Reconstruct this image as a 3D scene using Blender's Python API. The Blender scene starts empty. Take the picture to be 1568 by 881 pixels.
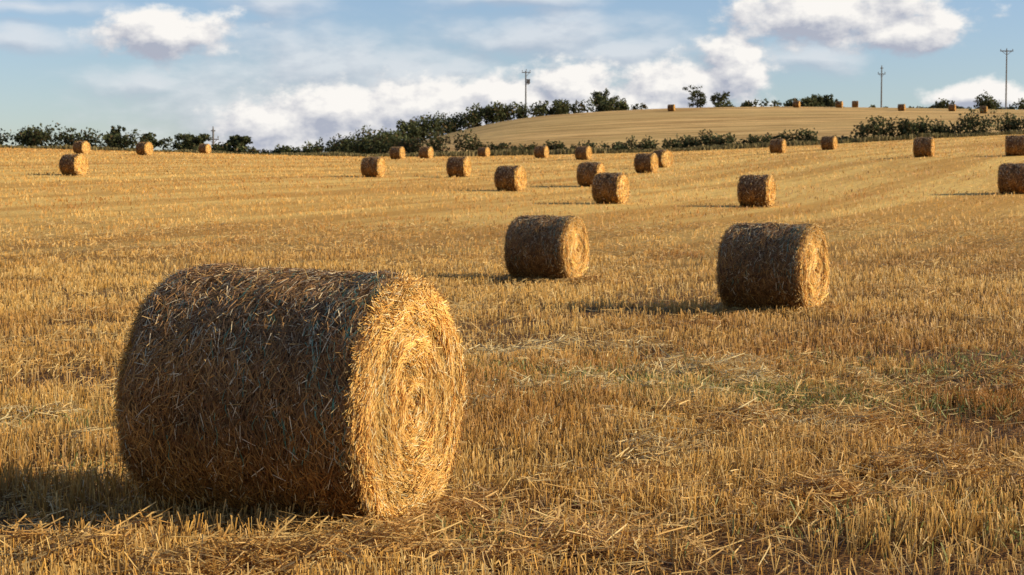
import bpy, math
import numpy as np
from mathutils import Vector
rng = np.random.default_rng(7)
sc = bpy.context.scene
F = 2613.0; CAMZ = 1.75
def U(px): return (px-784.0)/F

# ---------------- numpy value noise ----------------
_T = np.random.default_rng(11).random((256,256))
def vn(x,y):
    x=np.asarray(x,float); y=np.asarray(y,float)
    xi=np.floor(x).astype(int); yi=np.floor(y).astype(int)
    fx=x-xi; fy=y-yi
    fx=fx*fx*(3-2*fx); fy=fy*fy*(3-2*fy)
    a=_T[xi&255,yi&255]; b=_T[(xi+1)&255,yi&255]; c=_T[xi&255,(yi+1)&255]; d=_T[(xi+1)&255,(yi+1)&255]
    return (a*(1-fx)+b*fx)*(1-fy)+(c*(1-fx)+d*fx)*fy
def fbm(x,y,o=4):
    s=0;a=.5;t=0
    for i in range(o):
        s=s+a*vn(x*2**i+17*i,y*2**i+31*i); t+=a; a*=.5
    return s/t
def sstep(a,b,x):
    t=np.clip((x-a)/(b-a),0,1); return t*t*(3-2*t)

# ---------------- terrain ----------------
colpx=[-900,0,300,500,620,784,1000,1176,1400,1568,2500]
ds=[0,40,50,72,95,115,140,170,200,240,265,300,330,360,400,500,700,900]
ZT=[
[0]*11,[0]*11,
[.35,.35,.3,.3,.3,.3,.3,.35,.45,.5,.6],
[1.35,1.35,1.3,1.25,1.25,1.25,1.3,1.27,1.45,1.55,1.7],
[2.5,2.5,2.35,2.25,2.2,2.2,2.3,2.5,2.9,3.05,3.4],
[3.5,3.5,3.25,3.1,3.05,3.05,3.2,3.6,4.35,4.6,5],
[4.7,4.7,4.4,4.1,4.0,4.0,4.2,4.8,5.35,5.7,6.2],
[6.0,6.0,5.6,5.3,5.2,5.25,5.5,6.1,6.7,7.15,7.8],
[7.0,7.0,6.6,6.2,6.1,6.2,6.5,7.1,7.9,8.5,9.4],
[8.5,8.5,7.7,7.2,7.05,7.2,7.6,8.3,9.5,10.3,11.5],
[8.6,8.6,7.8,7.4,7.9,8.6,9.2,9.9,11,11.8,12.5],
[7,7,6.6,6.8,9.5,12.3,13.5,14,14.5,14.8,15],
[6,6,6,6.6,11.3,15.8,17.4,17.8,17.9,17.8,17.5],
[5,5,5.5,6.5,12.6,18.4,20.3,20.7,20.3,19.9,19],
[4,4,5,6,12,18,20.6,21,20.6,20.1,19],
[2,2,3,4,9,14,16,17,17,17,16],
[-2]*11,[-6]*11]
ZT=np.array(ZT,float)
dd=np.arange(0,900,2.0); uu=np.linspace(U(-900),U(2500),260)
tmp=np.array([np.interp(uu,[U(p) for p in colpx],r) for r in ZT])
tab=np.array([np.interp(dd,ds,tmp[:,j]) for j in range(len(uu))]).T
def gs(a,s,ax):
    k=np.arange(-int(3*s),int(3*s)+1); w=np.exp(-k*k/(2*s*s)); w/=w.sum()
    pad=[(0,0),(0,0)]; pad[ax]=(len(k)//2,len(k)//2)
    b=np.pad(a,pad,mode='edge'); return np.apply_along_axis(lambda v:np.convolve(v,w,'valid'),ax,b)
tab=gs(tab,2.6,0); tab=gs(tab,4,1)
def H(x,y):
    x=np.asarray(x,float); y=np.asarray(y,float)
    u=np.clip(x/np.maximum(y,20),uu[0],uu[-1]-1e-6); d=np.clip(y,0,dd[-1]-1e-3)
    a=(u-uu[0])/(uu[1]-uu[0]); b=d/2.0
    ai=np.clip(a.astype(int),0,len(uu)-2); bi=np.clip(b.astype(int),0,len(dd)-2); fa=a-ai; fb=b-bi
    z=(tab[bi,ai]*(1-fa)+tab[bi,ai+1]*fa)*(1-fb)+(tab[bi+1,ai]*(1-fa)+tab[bi+1,ai+1]*fa)*fb
    return z+.06*(vn(x*.6+50,y*.6+50)-.5)

# ---------------- mesh helper: lists of quads ----------------
def mesh_quads(name,parts,mats):
    V=np.concatenate([p[0].reshape(-1,4,3) for p in parts]); n=len(V)
    C=np.concatenate([ (p[1] if p[1].ndim==3 else np.repeat(p[1][:,None,:],4,1)) for p in parts])
    M=np.concatenate([np.full(len(p[0]),p[2]) for p in parts]).astype(np.int32)
    me=bpy.data.meshes.new(name)
    me.vertices.add(n*4); me.vertices.foreach_set("co",V.astype(np.float32).ravel())
    me.loops.add(n*4); me.loops.foreach_set("vertex_index",np.arange(n*4,dtype=np.int32))
    me.polygons.add(n); me.polygons.foreach_set("loop_start",np.arange(0,n*4,4,dtype=np.int32))
    me.polygons.foreach_set("material_index",M)
    me.update(calc_edges=True)
    at=me.attributes.new("col",'FLOAT_COLOR','POINT')
    cc=np.concatenate([C.reshape(-1,3),np.ones((n*4,1))],1).astype(np.float32)
    at.data.foreach_set("color",cc.ravel())
    for m in mats: me.materials.append(m)
    return me
def add_obj(name,me,loc=(0,0,0),rz=0):
    o=bpy.data.objects.new(name,me); o.location=loc; o.rotation_euler=(0,0,rz)
    sc.collection.objects.link(o); return o
def unit(v): return v/np.maximum(np.linalg.norm(v,axis=-1,keepdims=True),1e-9)
def strips(P,T,N,ln,wd,bend):
    T=unit(T); W=unit(np.cross(T,N))*wd[:,None]*.5; B=unit(np.cross(W,T))
    a=P-T*ln[:,None]*.5-B*bend[:,None]; b=P; c=P+T*ln[:,None]*.5-B*bend[:,None]
    q1=np.stack([a-W,a+W,b+W,b-W],1); q2=np.stack([b-W,b+W,c+W*.7,c-W*.7],1)
    return np.concatenate([q1,q2])
def tube(p0,p1,r0,r1,n=7):
    p0=np.array(p0,float);p1=np.array(p1,float);t=unit(p1-p0)
    a=np.cross(t,[0,0,1.]) if abs(t[2])<.9 else np.cross(t,[1.,0,0]); a=unit(a); b=np.cross(t,a)
    an=np.linspace(0,2*np.pi,n+1); r=[np.cos(k)*a+np.sin(k)*b for k in an]
    q=[[p0+r[i]*r0,p0+r[i+1]*r0,p1+r[i+1]*r1,p1+r[i]*r1] for i in range(n)]
    return np.array(q)
def box(c,s):
    x,y,z=c;a,b,h=[k/2 for k in s]
    v=[(x-a,y-b,z-h),(x+a,y-b,z-h),(x+a,y+b,z-h),(x-a,y+b,z-h),(x-a,y-b,z+h),(x+a,y-b,z+h),(x+a,y+b,z+h),(x-a,y+b,z+h)]
    return np.array([[v[i] for i in f] for f in [(0,3,2,1),(4,5,6,7),(0,1,5,4),(1,2,6,5),(2,3,7,6),(3,0,4,7)]],float)

# ---------------- materials ----------------
def nt(mat):
    mat.use_nodes=True; t=mat.node_tree; t.nodes.clear(); return t
def N(t,typ,**kw):
    n=t.nodes.new(typ)
    for k,v in kw.items(): setattr(n,k,v)
    return n
def math_n(t,op,a=None,b=None,c=None,clamp=False):
    n=N(t,'ShaderNodeMath',operation=op,use_clamp=clamp)
    for i,v in enumerate((a,b,c)):
        if v is None: continue
        if isinstance(v,(int,float)): n.inputs[i].default_value=v
        else: t.links.new(v,n.inputs[i])
    return n.outputs[0]
def vmath(t,op,a,b=None):
    n=N(t,'ShaderNodeVectorMath',operation=op)
    for i,v in enumerate((a,b)):
        if v is None: continue
        if isinstance(v,(tuple,list)): n.inputs[i].default_value=v
        else: t.links.new(v,n.inputs[i])
    return n.outputs['Value'] if op in('LENGTH','DOT_PRODUCT') else n.outputs['Vector']
def mixc(t,f,a,b,mode='MIX'):
    n=N(t,'ShaderNodeMix',data_type='RGBA',blend_type=mode)
    for s,v in ((n.inputs[0],f),(n.inputs[6],a),(n.inputs[7],b)):
        if isinstance(v,(int,float)): s.default_value=v
        elif isinstance(v,tuple): s.default_value=v+(1,) if len(v)==3 else v
        else: t.links.new(v,s)
    return n.outputs[2]
def noise(t,vec,scale,detail=4,rough=.55,out='Fac'):
    n=N(t,'ShaderNodeTexNoise'); n.inputs['Scale'].default_value=scale; n.inputs['Detail'].default_value=detail
    n.inputs['Roughness'].default_value=rough; t.links.new(vec,n.inputs['Vector']); return n.outputs[out]
def mrange(t,v,a,b,c=0,d=1,smooth=True):
    n=N(t,'ShaderNodeMapRange',interpolation_type='SMOOTHSTEP' if smooth else 'LINEAR')
    t.links.new(v,n.inputs[0])
    for i,k in enumerate((a,b,c,d)): n.inputs[i+1].default_value=k
    return n.outputs[0]
def straw_mat(name,rough=.55,spec=.35,trans=.2):
    m=bpy.data.materials.new(name); t=nt(m)
    at=N(t,'ShaderNodeAttribute',attribute_name='col')
    p=N(t,'ShaderNodeBsdfPrincipled'); p.inputs['Roughness'].default_value=rough
    p.inputs['Specular IOR Level'].default_value=spec
    t.links.new(at.outputs['Color'],p.inputs['Base Color'])
    o=N(t,'ShaderNodeOutputMaterial')
    if trans>0:
        tr=N(t,'ShaderNodeBsdfTranslucent'); t.links.new(at.outputs['Color'],tr.inputs[0])
        mx=N(t,'ShaderNodeMixShader'); mx.inputs[0].default_value=trans
        t.links.new(p.outputs[0],mx.inputs[1]); t.links.new(tr.outputs[0],mx.inputs[2]); t.links.new(mx.outputs[0],o.inputs[0])
    else: t.links.new(p.outputs[0],o.inputs[0])
    return m
M_straw=straw_mat("straw",.5,.25,.2); M_bale=straw_mat("packed_straw",.6,.2,0)
M_leaf=straw_mat("hedge_leaves",.7,.15,.25); M_wood=straw_mat("weathered_wood",.85,.15,0)

ROW=np.array([math.cos(math.radians(62)),math.sin(math.radians(62))])  # drill-row direction
ACR=np.array([-ROW[1],ROW[0]])
def rc(x,y): return x*ROW[0]+y*ROW[1], x*ACR[0]+y*ACR[1]
def bands(x,y):
    r,a=rc(x,y)
    return .7*fbm(a*.3+9,r*.035+5,4)+.3*fbm(x*.12+3,y*.12,3)
def tram(x,y):
    r,a=rc(x,y); a=a+1.2*(fbm(r*.05,r*0+3,2)-.5)
    f=np.abs(((a/6.5)%1)-.5)*6.5
    return np.exp(-((f-.85)/.28)**2)*sstep(.3,.55,fbm(a*.1+2,r*.06+8,2))
# ground material
mg=bpy.data.materials.new("stubble_ground"); t=nt(mg)
geo=N(t,'ShaderNodeNewGeometry'); pos=geo.outputs['Position']
mp=N(t,'ShaderNodeMapping',vector_type='POINT'); t.links.new(pos,mp.inputs[0]); mp.inputs['Rotation'].default_value=(0,0,-math.radians(62))
st=vmath(t,'MULTIPLY',mp.outputs[0],(.06,1,1))
st2=vmath(t,'MULTIPLY',mp.outputs[0],(.4,1,1))
sep=N(t,'ShaderNodeSeparateXYZ'); t.links.new(pos,sep.inputs[0])
n_band=noise(t,st,.35,5,.6); n_row=noise(t,st,7,2,.5); n_f=noise(t,pos,9,4,.7); n_ff=noise(t,st2,45,3,.7)
far=mrange(t,sep.outputs['Y'],20,75)
soil=mixc(t,mrange(t,n_ff,.35,.75),(.05,.022,.010),(.38,.18,.05))
st_a=mixc(t,mrange(t,n_band,.40,.60),(.66,.34,.075),(.97,.61,.17))
st_a=mixc(t,mrange(t,n_row,.35,.7,0,.45),st_a,(.58,.28,.06))
st_a=mixc(t,mrange(t,n_f,.5,.75,0,.5),st_a,(.97,.67,.24))
fieldc=mixc(t,far,soil,st_a)
hn=noise(t,vmath(t,'MULTIPLY',pos,(.10,1,1)),.35,6,.7)
hn2=noise(t,vmath(t,'MULTIPLY',pos,(.5,1,1)),.05,3,.5)
hill=mixc(t,mrange(t,hn,.38,.60),(.44,.24,.075),(.84,.52,.19))
hill=mixc(t,mrange(t,hn2,.4,.6,0,.4),hill,(.54,.35,.12))
gc=mixc(t,mrange(t,sep.outputs['Y'],250,254),fieldc,hill)
p=N(t,'ShaderNodeBsdfPrincipled'); p.inputs['Roughness'].default_value=.9; p.inputs['Specular IOR Level'].default_value=.1
t.links.new(gc,p.inputs['Base Color'])
bp=N(t,'ShaderNodeBump'); bp.inputs['Strength'].default_value=.8; bp.inputs['Distance'].default_value=.08
hh=math_n(t,'ADD',n_f,n_row); t.links.new(hh,bp.inputs['Height']); t.links.new(bp.outputs[0],p.inputs['Normal'])
o=N(t,'ShaderNodeOutputMaterial'); t.links.new(p.outputs[0],o.inputs[0])

# ---------------- ground ----------------
ys=np.concatenate([np.arange(-60,0,4),np.arange(0,40,.4),np.arange(40,120,1.2),np.arange(120,420,2.2),np.geomspace(420,4000,40)])
xh=np.concatenate([np.arange(0,12,.4),np.arange(12,60,1.5),np.arange(60,180,3.5),np.geomspace(180,3000,24)])
xs=np.concatenate([-xh[:0:-1],xh])
X,Y=np.meshgrid(xs,ys); Z=H(X,Y)
Vg=np.stack([X,Y,Z],-1).reshape(-1,3); nx=len(xs); ny=len(ys)
ii=(np.arange(ny-1)[:,None]*nx+np.arange(nx-1)[None,:]).ravel()
Fg=np.stack([ii,ii+1,ii+nx+1,ii+nx],1)
me=bpy.data.meshes.new("stubble_field_ground"); me.from_pydata(Vg.tolist(),[],Fg.tolist()); me.materials.append(mg)
me.polygons.foreach_set("use_smooth",np.ones(len(Fg),bool)); add_obj("field_ground",me)

# ---------------- bales placement ----------------
bales=[]  # (x,y,heading deg from -Y towards +X, variant)
fx,fy=-1.155,9.12
bales.append((fx,fy,68,0))
for px,hpx,ang,v in [(1185,138,60,1),(838,102,63,1),
   (1158,49,64,2),(935,47,62,3),(782,39,60,2),(905,37,66,3),(989,30,62,2),(1013,27,40,3),(703,31,68,2),(572,31,70,3),
   (609,19,66,2),(653,18,64,3),(741,15,60,2),(769,14,62,3),(829,19,66,3),(893,21,62,2),(1190,22,64,3),(1268,21,60,2),
   (1413,30,66,3),(1553,31,72,2),(1552,46,64,3),(115,33,62,2),(127,20,64,3),(223,20,60,2),(315,15,66,3),(6,13,64,2),
   (1027,10.3,70,2),(1218,10,64,3),(1283,10,66,2),(1307,9.5,80,3),(1378,10.5,66,2),(1455,10.5,66,3),(1503,10.8,66,2)]:
    d=1.35*F/hpx
    if hpx<12: d=min(d,357)
    bales.append((U(px)*d,d,ang,v))

# ---------------- stubble ----------------
def bare(x,y):
    k=np.zeros(len(x),bool)
    for bx,by,a,v in bales[:12]:
        A=math.radians(a); ax=(math.sin(A),-math.cos(A))
        s=(x-bx)*ax[0]+(y-by)*ax[1]; q=-(x-bx)*ax[1]+(y-by)*ax[0]
        k|=(np.abs(s)<.68)&(np.abs(q)<.34)
    return k
def stubble(n,d0,d1,pw,row_j,w0,wk,h0,base_shade,bias):
    e=2-pw; r=rng.random(n); d=(d0**e+r*(d1**e-d0**e))**(1/e)
    u=rng.uniform(-.42,.42,n)
    x=u*d; y=d
    if row_j is not None:
        r_,a=rc(x,y)
        a=np.round(a/.15)*.15+rng.normal(0,row_j,n)
        r_=np.where(rng.random(n)<.7,np.round(r_/.07)*.07+rng.normal(0,.010,n),r_)
        x=a*ACR[0]+r_*ROW[0]; y=a*ACR[1]+r_*ROW[1]
    pt=fbm(x*.7+7,y*.7+2,3); tr=tram(x,y)
    k=~bare(x,y)&(rng.random(n)<(.16+1.1*sstep(.34,.60,pt))*(1-.45*tr)); x=x[k];y=y[k]; n=len(x); tr=tr[k]
    cl=fbm(x*1.3,y*1.3,3); b=bands(x,y); pb=fbm(x*.45+21,y*.3+4,4)
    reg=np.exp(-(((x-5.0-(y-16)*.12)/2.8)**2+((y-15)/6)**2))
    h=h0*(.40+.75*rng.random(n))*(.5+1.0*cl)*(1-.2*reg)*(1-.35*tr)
    w=(w0+wk*y)*(.6+.8*rng.random(n))
    th=np.where(rng.random(n)<bias,rng.uniform(math.radians(20),math.radians(80),n),rng.uniform(0,np.pi,n))
    lean=np.stack([rng.normal(0,.18,n),rng.normal(0,.18,n)],1)
    big=rng.random(n)<.11; lean[big]*=3.5
    z=H(x,y)-.01
    base=np.stack([x,y,z],1); top=base+np.stack([lean[:,0]*h,lean[:,1]*h,h],1)
    Wv=np.stack([np.cos(th),np.sin(th),np.zeros(n)],1)*w[:,None]*.5
    V=np.stack([base-Wv,base+Wv,top+Wv,top-Wv],1)
    c0=np.array([.88,.45,.085]); c1=np.array([.97,.69,.27]); c2=np.array([.52,.225,.045])
    m=rng.random(n)[:,None]**1.4
    c=c0*(1-m*.85)+c1*m*.85
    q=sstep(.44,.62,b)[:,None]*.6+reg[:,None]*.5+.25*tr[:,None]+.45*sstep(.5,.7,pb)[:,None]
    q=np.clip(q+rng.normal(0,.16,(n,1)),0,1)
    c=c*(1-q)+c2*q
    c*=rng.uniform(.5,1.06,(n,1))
    C=np.repeat(c[:,None,:],4,1); C[:,:2]*=base_shade  # stem bases darkened in colour, painting the shade between stems
    return V,C
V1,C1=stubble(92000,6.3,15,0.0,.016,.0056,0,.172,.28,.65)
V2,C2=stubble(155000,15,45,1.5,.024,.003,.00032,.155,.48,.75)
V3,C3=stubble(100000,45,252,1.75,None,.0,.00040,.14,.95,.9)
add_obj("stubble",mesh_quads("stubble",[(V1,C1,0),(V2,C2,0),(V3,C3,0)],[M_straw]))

def litter(x,y,ln,zoff,width,pal):
    n=len(x); th=rng.uniform(0,2*np.pi,n); el=rng.normal(0,.25,n)
    T=np.stack([np.cos(th)*np.cos(el),np.sin(th)*np.cos(el),np.sin(el)],1)
    P=np.stack([x,y,H(x,y)+zoff],1); Nn=unit(np.stack([rng.normal(0.35,.5,n),rng.normal(0,.5,n),np.ones(n)],1))
    V=strips(P,T,Nn,ln,width,rng.normal(0,.008,n))
    m=rng.random((n,1)); c=np.array(pal[0])*(1-m)+np.array(pal[1])*m; c=c*rng.uniform(.6,1.08,(n,1))
    return V,np.concatenate([c,c])
n=125000; d=(6.3**.7+rng.random(n)*(60**.7-6.3**.7))**(1/.7); x=rng.uniform(-.42,.42,n)*d; y=d
r,a=rc(x,y)
sw=fbm(a*.7+40,r*.2+3,4)
k=(rng.random(n)<(.16+1.0*sstep(.48,.66,sw)))&~bare(x,y); x=x[k];y=y[k]; n=len(x)
L1=litter(x,y,rng.uniform(.05,.26,n),.015+.12*rng.random(n)**1.5,.0038+.00030*y,[(.74,.38,.09),(.97,.69,.28)])
parts=[(L1[0],L1[1],0)]
for (bx,by,ang,v) in bales[:3]:
    n=4600; A=math.radians(ang); ax=np.array([math.sin(A),-math.cos(A)]); sd=np.array([ax[1],-ax[0]])
    s=rng.uniform(-.9,.95,n); q=rng.normal(0,.45,n)
    x=bx+ax[0]*s+sd[0]*q; y=by+ax[1]*s+sd[1]*q
    l=litter(x,y,rng.uniform(.05,.22,n),.01+.11*rng.random(n),np.full(n,.004+.0003*by),[(.45,.22,.06),(.80,.52,.18)])
    parts.append((l[0],l[1],0))
def clump(cx,cy,sx,sy,n,nc,pal,hz=.13,rot=0):
    for i in range(nc):
        ca,sa=math.cos(rot),math.sin(rot); u_,v_=rng.normal(0,sx),rng.normal(0,sy)
        ox=cx+u_*ca-v_*sa; oy=cy+u_*sa+v_*ca; m=n//nc; s=rng.uniform(.1,.3)
        x=rng.normal(ox,s,m); y=rng.normal(oy,s*.8,m)
        l=litter(x,y,rng.uniform(.06,.30,m),.01+(hz+.06)*rng.random(m)*np.exp(-((x-ox)**2+(y-oy)**2)/(2*s*s)),np.full(m,.0048+.0003*cy),pal)
        parts.append((l[0],l[1],0))
br=[(.56,.27,.06),(.92,.60,.21)]; pl=[(.80,.52,.18),(.94,.75,.38)]
clump(-1.45,7.95,.4,.2,3000,9,br); clump(-2.2,7.9,.3,.2,1200,5,br); clump(-.5,8.1,.3,.15,700,4,br)
clump(.7,14.6,1.1,.35,3200,12,pl,.1,.2); clump(1.9,16.4,1.2,.5,2600,12,pl,.1,.5); clump(.2,18.5,.8,.5,1400,8,pl,.1,.5)
clump(-3.2,12.4,.8,.5,1400,8,pl,.1,.6); clump(3.0,10.6,.7,.6,2400,10,br,.12,.8); clump(1.5,9.6,.5,.5,1800,8,br,.1,.8); clump(4.8,14.5,.8,1.2,2200,10,br,.1,.4)
clump(.9,12.6,.6,.4,1200,6,pl,.1,.6); clump(2.6,12.8,.8,.5,1700,8,br,.12,.5); clump(.6,8.3,.5,.3,900,6,br,.1,.3)
add_obj("loose_straw",mesh_quads("loose_straw",parts,[M_straw]))
parts=[]
for cx,cy,sx,sy,n in [(.9,15.0,.9,.5,2200),(.2,16.2,.6,.6,800),(3.0,14.2,1.0,.6,1200),(2.2,8.8,.6,.4,260),(4.2,17,1.2,.8,800),(-2.6,10.6,.3,.3,150),(-.1,8.4,.3,.2,80),(-3.6,13,.9,.6,420)]:
    x=rng.normal(cx,sx,n);y=rng.normal(cy,sy,n);n=len(x)
    th=rng.uniform(0,2*np.pi,n); el=rng.uniform(.2,1.3,n)
    T=np.stack([np.cos(th)*np.cos(el),np.sin(th)*np.cos(el),np.sin(el)],1); ln=rng.uniform(.04,.13,n)
    P=np.stack([x,y,H(x,y)+.03],1)+T*ln[:,None]*.5
    V=strips(P,T,unit(rng.normal(0,1,(n,3))),ln,np.full(n,.009),rng.normal(0,.01,n))
    m=rng.random((n,1)); c=np.array([.17,.20,.045])*(1-m)+np.array([.42,.39,.12])*m
    parts.append((V,np.concatenate([c,c]),0))
add_obj("green_weeds",mesh_quads("green_weeds",parts,[M_straw]))

# ---------------- bale meshes ----------------
def bale(name,R,L,ns,nf,wd,sl,seed,net,floor):
    g=np.random.default_rng(seed); so=seed*13.7
    def mk(ph): return sstep(0,.5,np.minimum(ph,2*np.pi-ph))   # fade relief at the ground-side seam
    def Rs(ax,ph):
        e=np.clip((np.abs(ax)-(L/2-.11))/.11,0,1)
        return R-.008+mk(ph)*.06*(fbm(ax*4+so,ph*3+so,3)-.5)+.010*np.sin(ax*11+so)-.060*e**2.2
    def Fh(r,ph):
        s=r/.06+ph/(2*np.pi)
        e=np.clip((r-(R-.12))/.12,0,1)
        return mk(ph)*(.04*(vn(s*1.0+so,ph*1.1)-.5)+.08*(fbm(r*6+so,ph*1.4+so,3)-.5))-.065*e**2-.04*np.exp(-(r/.07)**2)
    def pt(ax,r,ph):
        z=-np.cos(ph)*r; yv=np.sin(ph)*r
        z=np.maximum(z,-R*.965)
        return np.stack([ax+0*ph,yv,z],-1)
    na=120; ph=np.linspace(0,2*np.pi,na+1)
    rows=[];cc=[]
    rr=np.linspace(0,1,20); axs=np.linspace(-L/2,L/2,30)
    for q in rr: r=q*(R-.07)+0*ph; rows.append(pt(-L/2-Fh(r,ph)+0*ph,r,ph)); cc.append(1)
    for a in axs: rows.append(pt(a+0*ph,Rs(a+0*ph,ph),ph)); cc.append(0)
    for q in rr[::-1]: r=q*(R-.07)+0*ph; rows.append(pt(L/2+Fh(r,ph),r,ph)); cc.append(1)
    G=np.array(rows)
    V=np.stack([G[:-1,:-1],G[:-1,1:],G[1:,1:],G[1:,:-1]],2).reshape(-1,4,3)
    isf=np.repeat(np.array([(cc[i]+cc[i+1])>0 for i in range(len(cc)-1)]),na)
    cv=g.uniform(.6,1.2,(len(V),1))
    C=np.where(isf[:,None],np.array([.46,.21,.04]),np.array([.085,.036,.010]))*cv  # dark side base under the strands; crevice shade is put into colour
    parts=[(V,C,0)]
    n=ns; ax=g.uniform(-L/2,L/2,n); p_=g.uniform(0,2*np.pi,n)
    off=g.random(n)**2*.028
    r=Rs(ax,p_)+off
    P=pt(ax,r,p_); er=np.stack([0*p_,np.sin(p_),-np.cos(p_)],-1); ep=np.stack([0*p_,np.cos(p_),np.sin(p_)],-1)
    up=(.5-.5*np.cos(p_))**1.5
    an=g.normal(0,.55,n)*(1+.6*up)+1.5*(fbm(ax*5+3,p_*4+so,2)-.5)
    ex=np.array([1.,0,0])
    T=np.cos(an)[:,None]*ep+np.sin(an)[:,None]*ex+er*g.normal(0,.12,(n,1))
    Nn=er+g.normal(0,.6,(n,3))
    ln=g.uniform(.25,1,n)**1.3*sl; w=wd*g.uniform(.6,1.3,n)
    V=strips(P,T,Nn,ln,w,ln**2/(8*R)*2)
    tone=fbm(ax*3+so,p_*2.5+9,4)
    m=g.random((n,1))**1.3; c=np.array([.18,.068,.012])*(1-m)+np.array([.56,.26,.052])*m  # weathered side straw, colour darkened further to look shaded
    c=c*(.30+1.15*tone[:,None])*(.55+.85*off[:,None]/.028)  # deeper-lying strands get darker colour as painted crevice shade
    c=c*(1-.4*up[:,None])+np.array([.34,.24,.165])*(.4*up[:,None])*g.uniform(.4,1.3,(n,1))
    pale=g.random(n)<.02+.18*up**1.7; c[pale]=np.array([.88,.66,.38])*g.uniform(.6,1.1,(pale.sum(),1))  # pale straws, denser towards the top as painted sun specks
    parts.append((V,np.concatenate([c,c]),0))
    for sgn in (1,-1):
        n=nf if sgn==1 else nf//2
        r=(R-.015)*np.sqrt(g.random(n))
        kk=g.random(n)<.12; r[kk]=g.random(kk.sum())*.22
        p_=g.uniform(0,2*np.pi,n)
        ln=g.uniform(.3,1,n)*sl*1.25; ln=np.minimum(ln,.06+r*.5)
        of=g.random(n)**2*.028
        P=pt(sgn*(L/2+Fh(np.minimum(r,R-.03),p_)+of),r,p_)
        er=np.stack([0*p_,np.sin(p_),-np.cos(p_)],-1); ep=np.stack([0*p_,np.cos(p_),np.sin(p_)],-1)
        an=g.normal(0,.42,n)+1.5*(fbm(r*9,p_*2.2+so,2)-.5)+.12
        T=np.cos(an)[:,None]*ep+np.sin(an)[:,None]*er+ex*g.normal(0,.15,(n,1))
        Nn=ex*sgn+g.normal(0,.4,(n,3))
        V=strips(P,T,Nn,ln,wd*g.uniform(.6,1.35,n),ln**2/(10*np.maximum(r,.1))*.3)
        s=r/.06+p_/(2*np.pi)
        tone=.65*vn(s*1.0+so,p_*1.1)+.35*fbm(r*7,p_*2,3)  # tone follows the spiral relief, painting shade into its grooves
        m=g.random((n,1)); c=np.array([.68,.31,.055])*(1-m)+np.array([.97,.61,.18])*m
        c=c*(floor+(1.42-floor)*tone[:,None]); pl=g.random(n)<.12; c[pl]=np.array([.97,.76,.40])*(.7+.4*tone[pl,None])
        dk=g.random(n)<.13; c[dk]*=.38
        c=np.minimum(c,.98)
        parts.append((V,np.concatenate([c,c]),0))
    n=int(ns*.085); ax=np.where(g.random(n)<.65,np.sign(g.normal(0,1,n))*(L/2-.04*g.random(n)),g.uniform(-L/2,L/2,n))
    p_=g.uniform(.3,2*np.pi-.3,n); r=Rs(ax,p_)+.008
    P=pt(ax,r,p_); er=np.stack([0*p_,np.sin(p_),-np.cos(p_)],-1); ep=np.stack([0*p_,np.cos(p_),np.sin(p_)],-1)
    T=ep*g.normal(0,1,(n,1))+er*g.normal(0,.6,(n,1))+ex*g.normal(0,.6,(n,1))
    V=strips(P,T,g.normal(0,1,(n,3)),g.uniform(.3,1.35,n)*sl,wd*g.uniform(.5,1,n),g.normal(0,.010,n))
    m=g.random((n,1)); c=np.array([.40,.19,.045])*(1-m)+np.array([.84,.56,.22])*m
    parts.append((V,np.concatenate([c,c]),0))
    if net:
        def thread(a0,p0,p1,col,w,amp):
            k=int(max(3,(p1-p0)/.03)); pp=np.linspace(p0,p1,k+1)
            aa=a0+amp*(vn(pp*11+a0*50,np.full_like(pp,a0*31))-.5)*2
            Q=pt(aa,Rs(aa,pp)+.018+.010*vn(pp*22,np.full_like(pp,a0*7.)),pp)
            t=np.array([1.,0,0])*w/2
            VV=np.stack([Q[:-1]-t,Q[:-1]+t,Q[1:]+t,Q[1:]-t],1)
            return VV,np.repeat(np.array(col)[None],len(VV),0)
        cols=[(.10,.28,.17),(.20,.36,.23),(.46,.48,.33),(.08,.21,.13)]
        for i in range(300):
            a0=L/2-.02-abs(g.normal(0,.14)) if g.random()<.5 else g.uniform(-L/2,L/2)
            s0=g.uniform(2.6,4.2) if g.random()<.8 else g.uniform(4.2,5.0); s1=s0+g.uniform(.05,.26)
            v_,c_=thread(a0,s0,s1,cols[g.integers(4)],.0032,.04); parts.append((v_,c_,0))
    return mesh_quads(name,parts,[M_bale])
BR=.68
B=[bale("hay_bale_big",BR,1.36,105000,52000,.0036,.115,1,True,.45),
   bale("hay_bale_mid",BR,1.28,26000,14000,.007,.14,2,True,.7),
   bale("hay_bale_far",BR,1.26,4500,2500,.02,.2,3,False,.75),
   bale("hay_bale_far_b",BR,1.22,4500,2500,.02,.2,4,False,.75)]
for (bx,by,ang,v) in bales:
    o=add_obj("hay_bale",B[v],(bx,by,float(H(bx,by))+BR*.965-.01),math.radians(ang-90))

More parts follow.
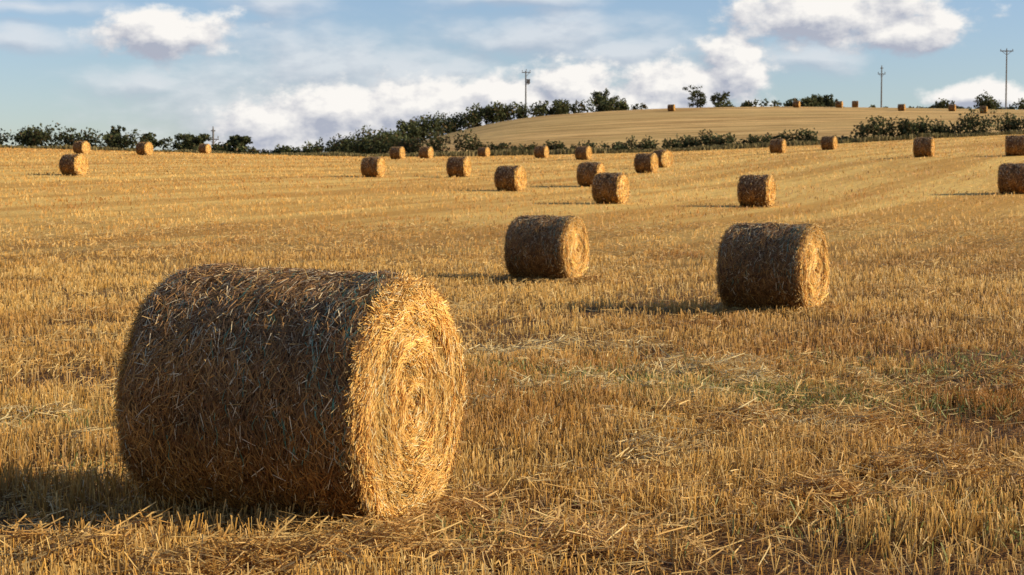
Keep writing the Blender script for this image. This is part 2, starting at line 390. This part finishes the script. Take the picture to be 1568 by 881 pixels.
# ---------------- hedges ----------------
def leaves(P,size,g):
    n=len(P); a=unit(g.normal(0,1,(n,3))); b=unit(np.cross(a,g.normal(0,1,(n,3))))
    s=(size*g.uniform(.6,1.3,n))[:,None]*.5
    return np.stack([P-a*s-b*s*.6,P+a*s-b*s*.6,P+a*s+b*s*.6,P-a*s+b*s*.6],1)
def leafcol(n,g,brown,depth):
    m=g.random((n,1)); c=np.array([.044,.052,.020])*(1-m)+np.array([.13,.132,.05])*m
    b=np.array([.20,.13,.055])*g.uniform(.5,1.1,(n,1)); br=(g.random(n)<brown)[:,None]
    c=np.where(br,b,c); return c*(.5+.75*depth[:,None])  # inner and lower leaves darkened; foliage shade painted into leaf colour
def hedge(pts,dens,brown,seed,leaf=.34,thick=1.3,gap=0.):
    g=np.random.default_rng(seed); pts=np.array(pts,float)
    xs_=U(pts[:,0])*pts[:,1]; ys_=pts[:,1]
    seg=np.hypot(np.diff(xs_),np.diff(ys_)); cum=np.concatenate([[0],np.cumsum(seg)]); Ln=cum[-1]
    nb=int(Ln/.55); Ps=[];Cs=[]
    s=np.sort(g.uniform(0,Ln,nb)); bx=np.interp(s,cum,xs_);by=np.interp(s,cum,ys_)+g.normal(0,thick*.5,nb)
    nz=fbm(s*.22+seed*7,s*0+seed,3)
    hh=1.25*np.interp(s,cum,pts[:,2])*(.5+.85*nz+.18*g.normal(0,1,nb))
    for i in range(nb):
        if gap and nz[i]<gap: hh[i]*=.45
        h=max(.4,hh[i]); k=int(dens*(.4+h*.6)); rx=.5+.3*h*g.uniform(.6,1.2)
        dv=unit(g.normal(0,1,(k,3))); rad=g.random(k)**.45
        P=dv*rad[:,None]*np.array([rx,rx,h*.55]); P[:,2]+=h*.47
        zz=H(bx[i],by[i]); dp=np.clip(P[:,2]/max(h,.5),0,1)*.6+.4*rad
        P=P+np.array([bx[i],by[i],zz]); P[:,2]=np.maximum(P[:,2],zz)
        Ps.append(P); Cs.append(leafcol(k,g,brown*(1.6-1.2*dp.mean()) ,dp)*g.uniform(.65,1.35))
    P=np.concatenate(Ps);C=np.concatenate(Cs)
    return leaves(P,leaf,g),C
def add_hedge(*a,**k):
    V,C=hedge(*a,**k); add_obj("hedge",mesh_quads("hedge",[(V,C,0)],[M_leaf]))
add_hedge([(-160,252,2.8),(0,251,3.0),(90,251,2.7),(170,251,2.2),(215,251,2.2),(260,251,1.5),(330,251,1.5),(390,251,1.1),(470,251,1.6),(510,252,2.7),(560,252,3.5),(625,252,2.8)],50,.14,21)
add_hedge([(610,250,1.9),(650,250,2.6),(720,250,2.6),(745,249,1.6),(800,249,1.2),(900,249,1.2)],45,.38,22)
add_hedge([(900,249,1.0),(1000,250,1.4),(1080,250,2.0),(1150,249,1.6),(1180,249,1.8),(1240,249,1.9),(1300,249,.8)],45,.18,23)
add_hedge([(1300,249,1.5),(1335,249,2.4),(1400,249,2.6),(1480,249,2.5),(1568,249,2.6),(1720,249,2.7)],50,.14,24)
add_hedge([(470,330,3.2),(560,340,3.4),(605,352,3.4),(640,361,3.2),(700,364,3.3),(760,366,3.0),(830,370,2.7),(905,375,2.4),(990,378,1.3)],42,.10,25,leaf=.45,thick=1.8)
add_hedge([(1100,378,1.0),(1140,378,1.5),(1210,378,1.8),(1240,378,2.2),(1295,378,1.2),(1345,378,.6),(1385,378,1.6),(1450,378,2.3),(1568,378,2.4),(1760,378,2.4)],34,.08,26,leaf=.45,gap=.42)
g=np.random.default_rng(5); n=22000
px=g.uniform(-160,1720,n); d=g.normal(247.5,1.3,n); x=U(px)*d
hgt=g.uniform(.2,.8,n)*(.3+1.1*fbm(x*.2,d*.2,3)); P=np.stack([x,d,H(x,d)],1); th=g.uniform(0,np.pi,n)
W=np.stack([np.cos(th),np.sin(th),0*th],1)*.12; tp=P+np.stack([g.normal(0,.12,n),g.normal(0,.12,n),hgt],1)
m=g.random((n,1)); c=np.array([.13,.115,.04])*(1-m)+np.array([.36,.26,.11])*m
add_obj("verge_grass",mesh_quads("verge_grass",[(np.stack([P-W,P+W,tp+W*.5,tp-W*.5],1),c,0)],[M_leaf]))

# ---------------- trees ----------------
def tree(px,d,ht,wid,seed,dens=1.0):
    g=np.random.default_rng(seed); x=U(px)*d; z=float(H(x,d)); parts=[]
    bark=lambda V:(V,np.repeat(np.array([[.07,.05,.035]]),len(V),0)*g.uniform(.7,1.2,(len(V),1)),0)
    top=ht*.55; lean=g.normal(0,.15,2)
    parts.append(bark(tube((0,0,-.2),(lean[0],lean[1],top*.6),.22,.15)))
    parts.append(bark(tube((lean[0],lean[1],top*.6),(lean[0]*2,lean[1]*2,ht*.85),.15,.04)))
    for i in range(16):
        a=g.uniform(0,2*np.pi); h0=g.uniform(.15,.75)*ht; e=g.uniform(.05,.9)
        reach=wid*.5*g.uniform(.35,1.05)*math.sqrt(max(.15,1-((h0/ht-.35)/.66)**2))
        p0=np.array([lean[0]*h0/top,lean[1]*h0/top,h0]); p1=p0+np.array([math.cos(a)*reach,math.sin(a)*reach,reach*e*.7])
        parts.append(bark(tube(p0,p1,.07,.02,5)))
        for j in range(4):
            c=p0+(p1-p0)*g.uniform(.5,1.1)+g.normal(0,.25,3); c[2]=min(max(c[2],ht*.12),ht*.95)
            k=int(50*dens); r=g.uniform(.3,.8)*wid*.17
            dv=unit(g.normal(0,1,(k,3)))*(g.random(k)**.5)[:,None]*np.array([r,r,r*.75])
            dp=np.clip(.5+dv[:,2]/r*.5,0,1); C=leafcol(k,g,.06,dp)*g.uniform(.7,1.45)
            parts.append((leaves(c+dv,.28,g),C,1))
    for j in range(14):
        a=g.uniform(0,2*np.pi); q=g.random()*.3*wid; c=np.array([math.cos(a)*q,math.sin(a)*q,ht*g.uniform(.55,.98)])
        k=int(40*dens); r=g.uniform(.3,.75)*wid*.15; dv=unit(g.normal(0,1,(k,3)))*(g.random(k)**.5)[:,None]*r
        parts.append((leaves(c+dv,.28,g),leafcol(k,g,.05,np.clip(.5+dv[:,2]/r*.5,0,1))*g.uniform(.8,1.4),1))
    me=mesh_quads("tree",parts,[M_wood,M_leaf]); return add_obj("tree",me,(x,d,z))
tree(184,254,3.9,4.3,1,.8); tree(232,254,3.0,3.6,2,.8); tree(297,253,2.8,6.0,3,1.1); tree(364,253,2.9,5.2,4,1.2); tree(60,254,3.0,6,10)
tree(922,382,5.6,8.0,5,1.4); tree(1066,382,5.6,6.8,6,.4); tree(1098,382,4.2,5.0,7,.4); tree(1262,382,3.3,6.5,8,1.2); tree(1243,382,2.6,5,9,1.1)
tree(633,356,4.6,6,11,1.2); tree(745,368,4.2,5.5,12,1.1)

# ---------------- utility poles ----------------
def pole(px,d,ytop,ybase,kind):
    x=U(px)*d; z0=float(H(x,d)); ztop=CAMZ+(300-ytop)/F*d; h=ztop-z0
    V=[tube((0,0,-.5),(0,0,h),.19,.13,8)]
    if kind==0:
        V+=[box((.1,0,h-.35),(1.9,.16,.18)),box((.55,.0,h-2.3),(.75,.55,.95)),box((.3,0,h-2.9),(.9,.2,.12)),tube((0,0,h-1.3),(.8,0,h-.45),.05,.05,5)]
        ins=[(-.75,h-.2),(.1,h+.02),(.95,h-.2)]
    elif kind==1:
        V+=[box((0,0,h-1.6),(1.7,.15,.16)),box((0,0,h-.3),(.7,.14,.14)),tube((-.6,0,h-1.6),(0,0,h-2.3),.04,.04,5),tube((.6,0,h-1.6),(0,0,h-2.3),.04,.04,5)]
        ins=[(-.75,h-1.45),(.75,h-1.45),(0,h)]
    else:
        V+=[box((0,0,h-.3),(2.8,.18,.2)),tube((-1.1,0,h-.3),(0,0,h-1.2),.05,.05,5),tube((1.1,0,h-.3),(0,0,h-1.2),.05,.05,5)]
        ins=[(-1.3,h-.2),(0,h-.05),(1.3,h-.2)]
    for a,b in ins: V+=[tube((a,0,b),(a,0,b+.3),.07,.09,6),tube((a,0,b+.3),(a,0,b+.36),.09,.02,6)]
    V=np.concatenate(V); c=np.repeat(np.array([[.2,.175,.15]]),len(V),0)
    add_obj("utility_pole",mesh_quads("utility_pole",[(V,c,0)],[M_wood]),(x,d,z0))
pole(805,372,110,168,0); pole(1347,385,104,160,1); pole(1537,372,78,168,2); pole(328,262,198,220,1)

# ---------------- camera ----------------
cam=bpy.data.cameras.new("camera"); co=bpy.data.objects.new("camera",cam); sc.collection.objects.link(co)
cam.lens=60; cam.sensor_width=36; cam.clip_end=6000; co.location=(0,0,CAMZ)
co.rotation_euler=(math.pi/2-math.atan(140.5/F),0,0); sc.camera=co
cam.dof.use_dof=True; cam.dof.focus_distance=9.2; cam.dof.aperture_fstop=9

# ---------------- light ----------------
EL=math.radians(23.5); S=Vector((math.cos(EL),-.08*math.cos(EL),math.sin(EL))).normalized()
sl=bpy.data.lights.new("sun",'SUN'); sl.energy=5.0; sl.angle=math.radians(.5); sl.color=(1,.89,.64)
so_=bpy.data.objects.new("sun",sl); sc.collection.objects.link(so_); so_.rotation_euler=S.to_track_quat('Z','Y').to_euler(); so_.location=(50,0,60)

# ---------------- world ----------------
w=bpy.data.worlds.new("World"); sc.world=w; w.use_nodes=True; t=w.node_tree; t.nodes.clear()
w.cycles.sampling_method='NONE'
sky=N(t,'ShaderNodeTexSky',sky_type='NISHITA'); sky.sun_disc=False; sky.sun_elevation=EL; sky.sun_rotation=math.radians(94.6)
sky.air_density=1.0; sky.dust_density=.4; sky.ozone_density=1.5
gp=bpy.data.node_groups.new("cloud_field",'ShaderNodeTree')
gp.interface.new_socket("P",in_out='INPUT',socket_type='NodeSocketVector')
gp.interface.new_socket("Thick",in_out='OUTPUT',socket_type='NodeSocketFloat')
gp.interface.new_socket("Thin",in_out='OUTPUT',socket_type='NodeSocketFloat')
gi=N(gp,'NodeGroupInput'); go=N(gp,'NodeGroupOutput'); P=gi.outputs[0]
PS=vmath(gp,'MULTIPLY',P,(1,1.5,1))
nc=noise(gp,PS,22,2,.55,'Color'); dis=vmath(gp,'MULTIPLY',vmath(gp,'SUBTRACT',nc,(.5,.5,.5)),(.025,.012,0))
Pd=vmath(gp,'ADD',P,dis)
def field(lst):
    cur=None
    for (cx,cy,ww,hh) in lst:
        v=vmath(gp,'SUBTRACT',Pd,((cx-784)/F,(300-cy)/F,0)); v=vmath(gp,'MULTIPLY',v,(F/ww,F/hh,0))
        L=math_n(gp,'SUBTRACT',1.0,vmath(gp,'LENGTH',v))
        cur=L if cur is None else math_n(gp,'MAXIMUM',cur,L)
    return math_n(gp,'MAXIMUM',cur,-1.5)
thick=[(262,57,130,42),(1118,118,72,72),(1040,140,100,56),(875,138,95,56),(950,160,250,44),(770,155,150,42),(1265,30,190,58),(1385,60,90,34),(640,170,180,62),(430,195,130,56),(530,178,170,60),(1480,150,80,26)]
thin=[(500,105,240,76),(640,115,160,70),(840,58,200,44),(950,78,120,34),(420,12,90,28),(50,68,120,24),(1240,92,80,30),(470,85,90,30),(220,130,120,30),(800,2,150,18),(60,22,160,14),(400,175,270,60)]
n2=noise(gp,PS,42,6,.58); n3=noise(gp,vmath(gp,'MULTIPLY',P,(1,2.2,1)),24,4,.55)
fk=math_n(gp,'ADD',field(thick),math_n(gp,'MULTIPLY',math_n(gp,'SUBTRACT',n2,.5),1.7))
ft=math_n(gp,'ADD',field(thin),math_n(gp,'MULTIPLY',math_n(gp,'SUBTRACT',n3,.5),1.8))
gp.links.new(fk,go.inputs[0]); gp.links.new(ft,go.inputs[1])
tc=N(t,'ShaderNodeTexCoord'); sx=N(t,'ShaderNodeSeparateXYZ'); t.links.new(tc.outputs['Generated'],sx.inputs[0])
az=math_n(t,'ARCTAN2',sx.outputs[0],sx.outputs[1]); el=math_n(t,'ARCSINE',sx.outputs[2])
cb=N(t,'ShaderNodeCombineXYZ'); t.links.new(az,cb.inputs[0]); t.links.new(el,cb.inputs[1])
g1=N(t,'ShaderNodeGroup'); g1.node_tree=gp; t.links.new(cb.outputs[0],g1.inputs[0])
g2=N(t,'ShaderNodeGroup'); g2.node_tree=gp; t.links.new(vmath(t,'ADD',cb.outputs[0],(.004,.0065,0)),g2.inputs[0])
dk=mrange(t,g1.outputs[0],-.10,.40); dt=mrange(t,g1.outputs[1],-.3,.9,0,.72)
lit=math_n(t,'SUBTRACT',g1.outputs[0],g2.outputs[0]); lit=mrange(t,lit,-.38,.34,0,1,False)
thk=mixc(t,lit,(.43,.46,.55),(.97,.94,.90))
thn=mixc(t,mrange(t,math_n(t,'SUBTRACT',g1.outputs[1],g2.outputs[1]),-.4,.3,0,1,False),(.48,.52,.61),(.78,.80,.83))
bs=N(t,'ShaderNodeBackground'); bs.inputs[1].default_value=.106
t.links.new(mixc(t,1.0,sky.outputs[0],(.98,1.05,1.28),'MULTIPLY'),bs.inputs[0])
bt=N(t,'ShaderNodeBackground'); t.links.new(thn,bt.inputs[0]); bk=N(t,'ShaderNodeBackground'); t.links.new(thk,bk.inputs[0])
m1=N(t,'ShaderNodeMixShader'); t.links.new(dt,m1.inputs[0]); t.links.new(bs.outputs[0],m1.inputs[1]); t.links.new(bt.outputs[0],m1.inputs[2])
m2=N(t,'ShaderNodeMixShader'); t.links.new(dk,m2.inputs[0]); t.links.new(m1.outputs[0],m2.inputs[1]); t.links.new(bk.outputs[0],m2.inputs[2])
wo=N(t,'ShaderNodeOutputWorld'); t.links.new(m2.outputs[0],wo.inputs[0])
sc.view_settings.view_transform='Standard'; sc.view_settings.look='None'; sc.view_settings.exposure=0
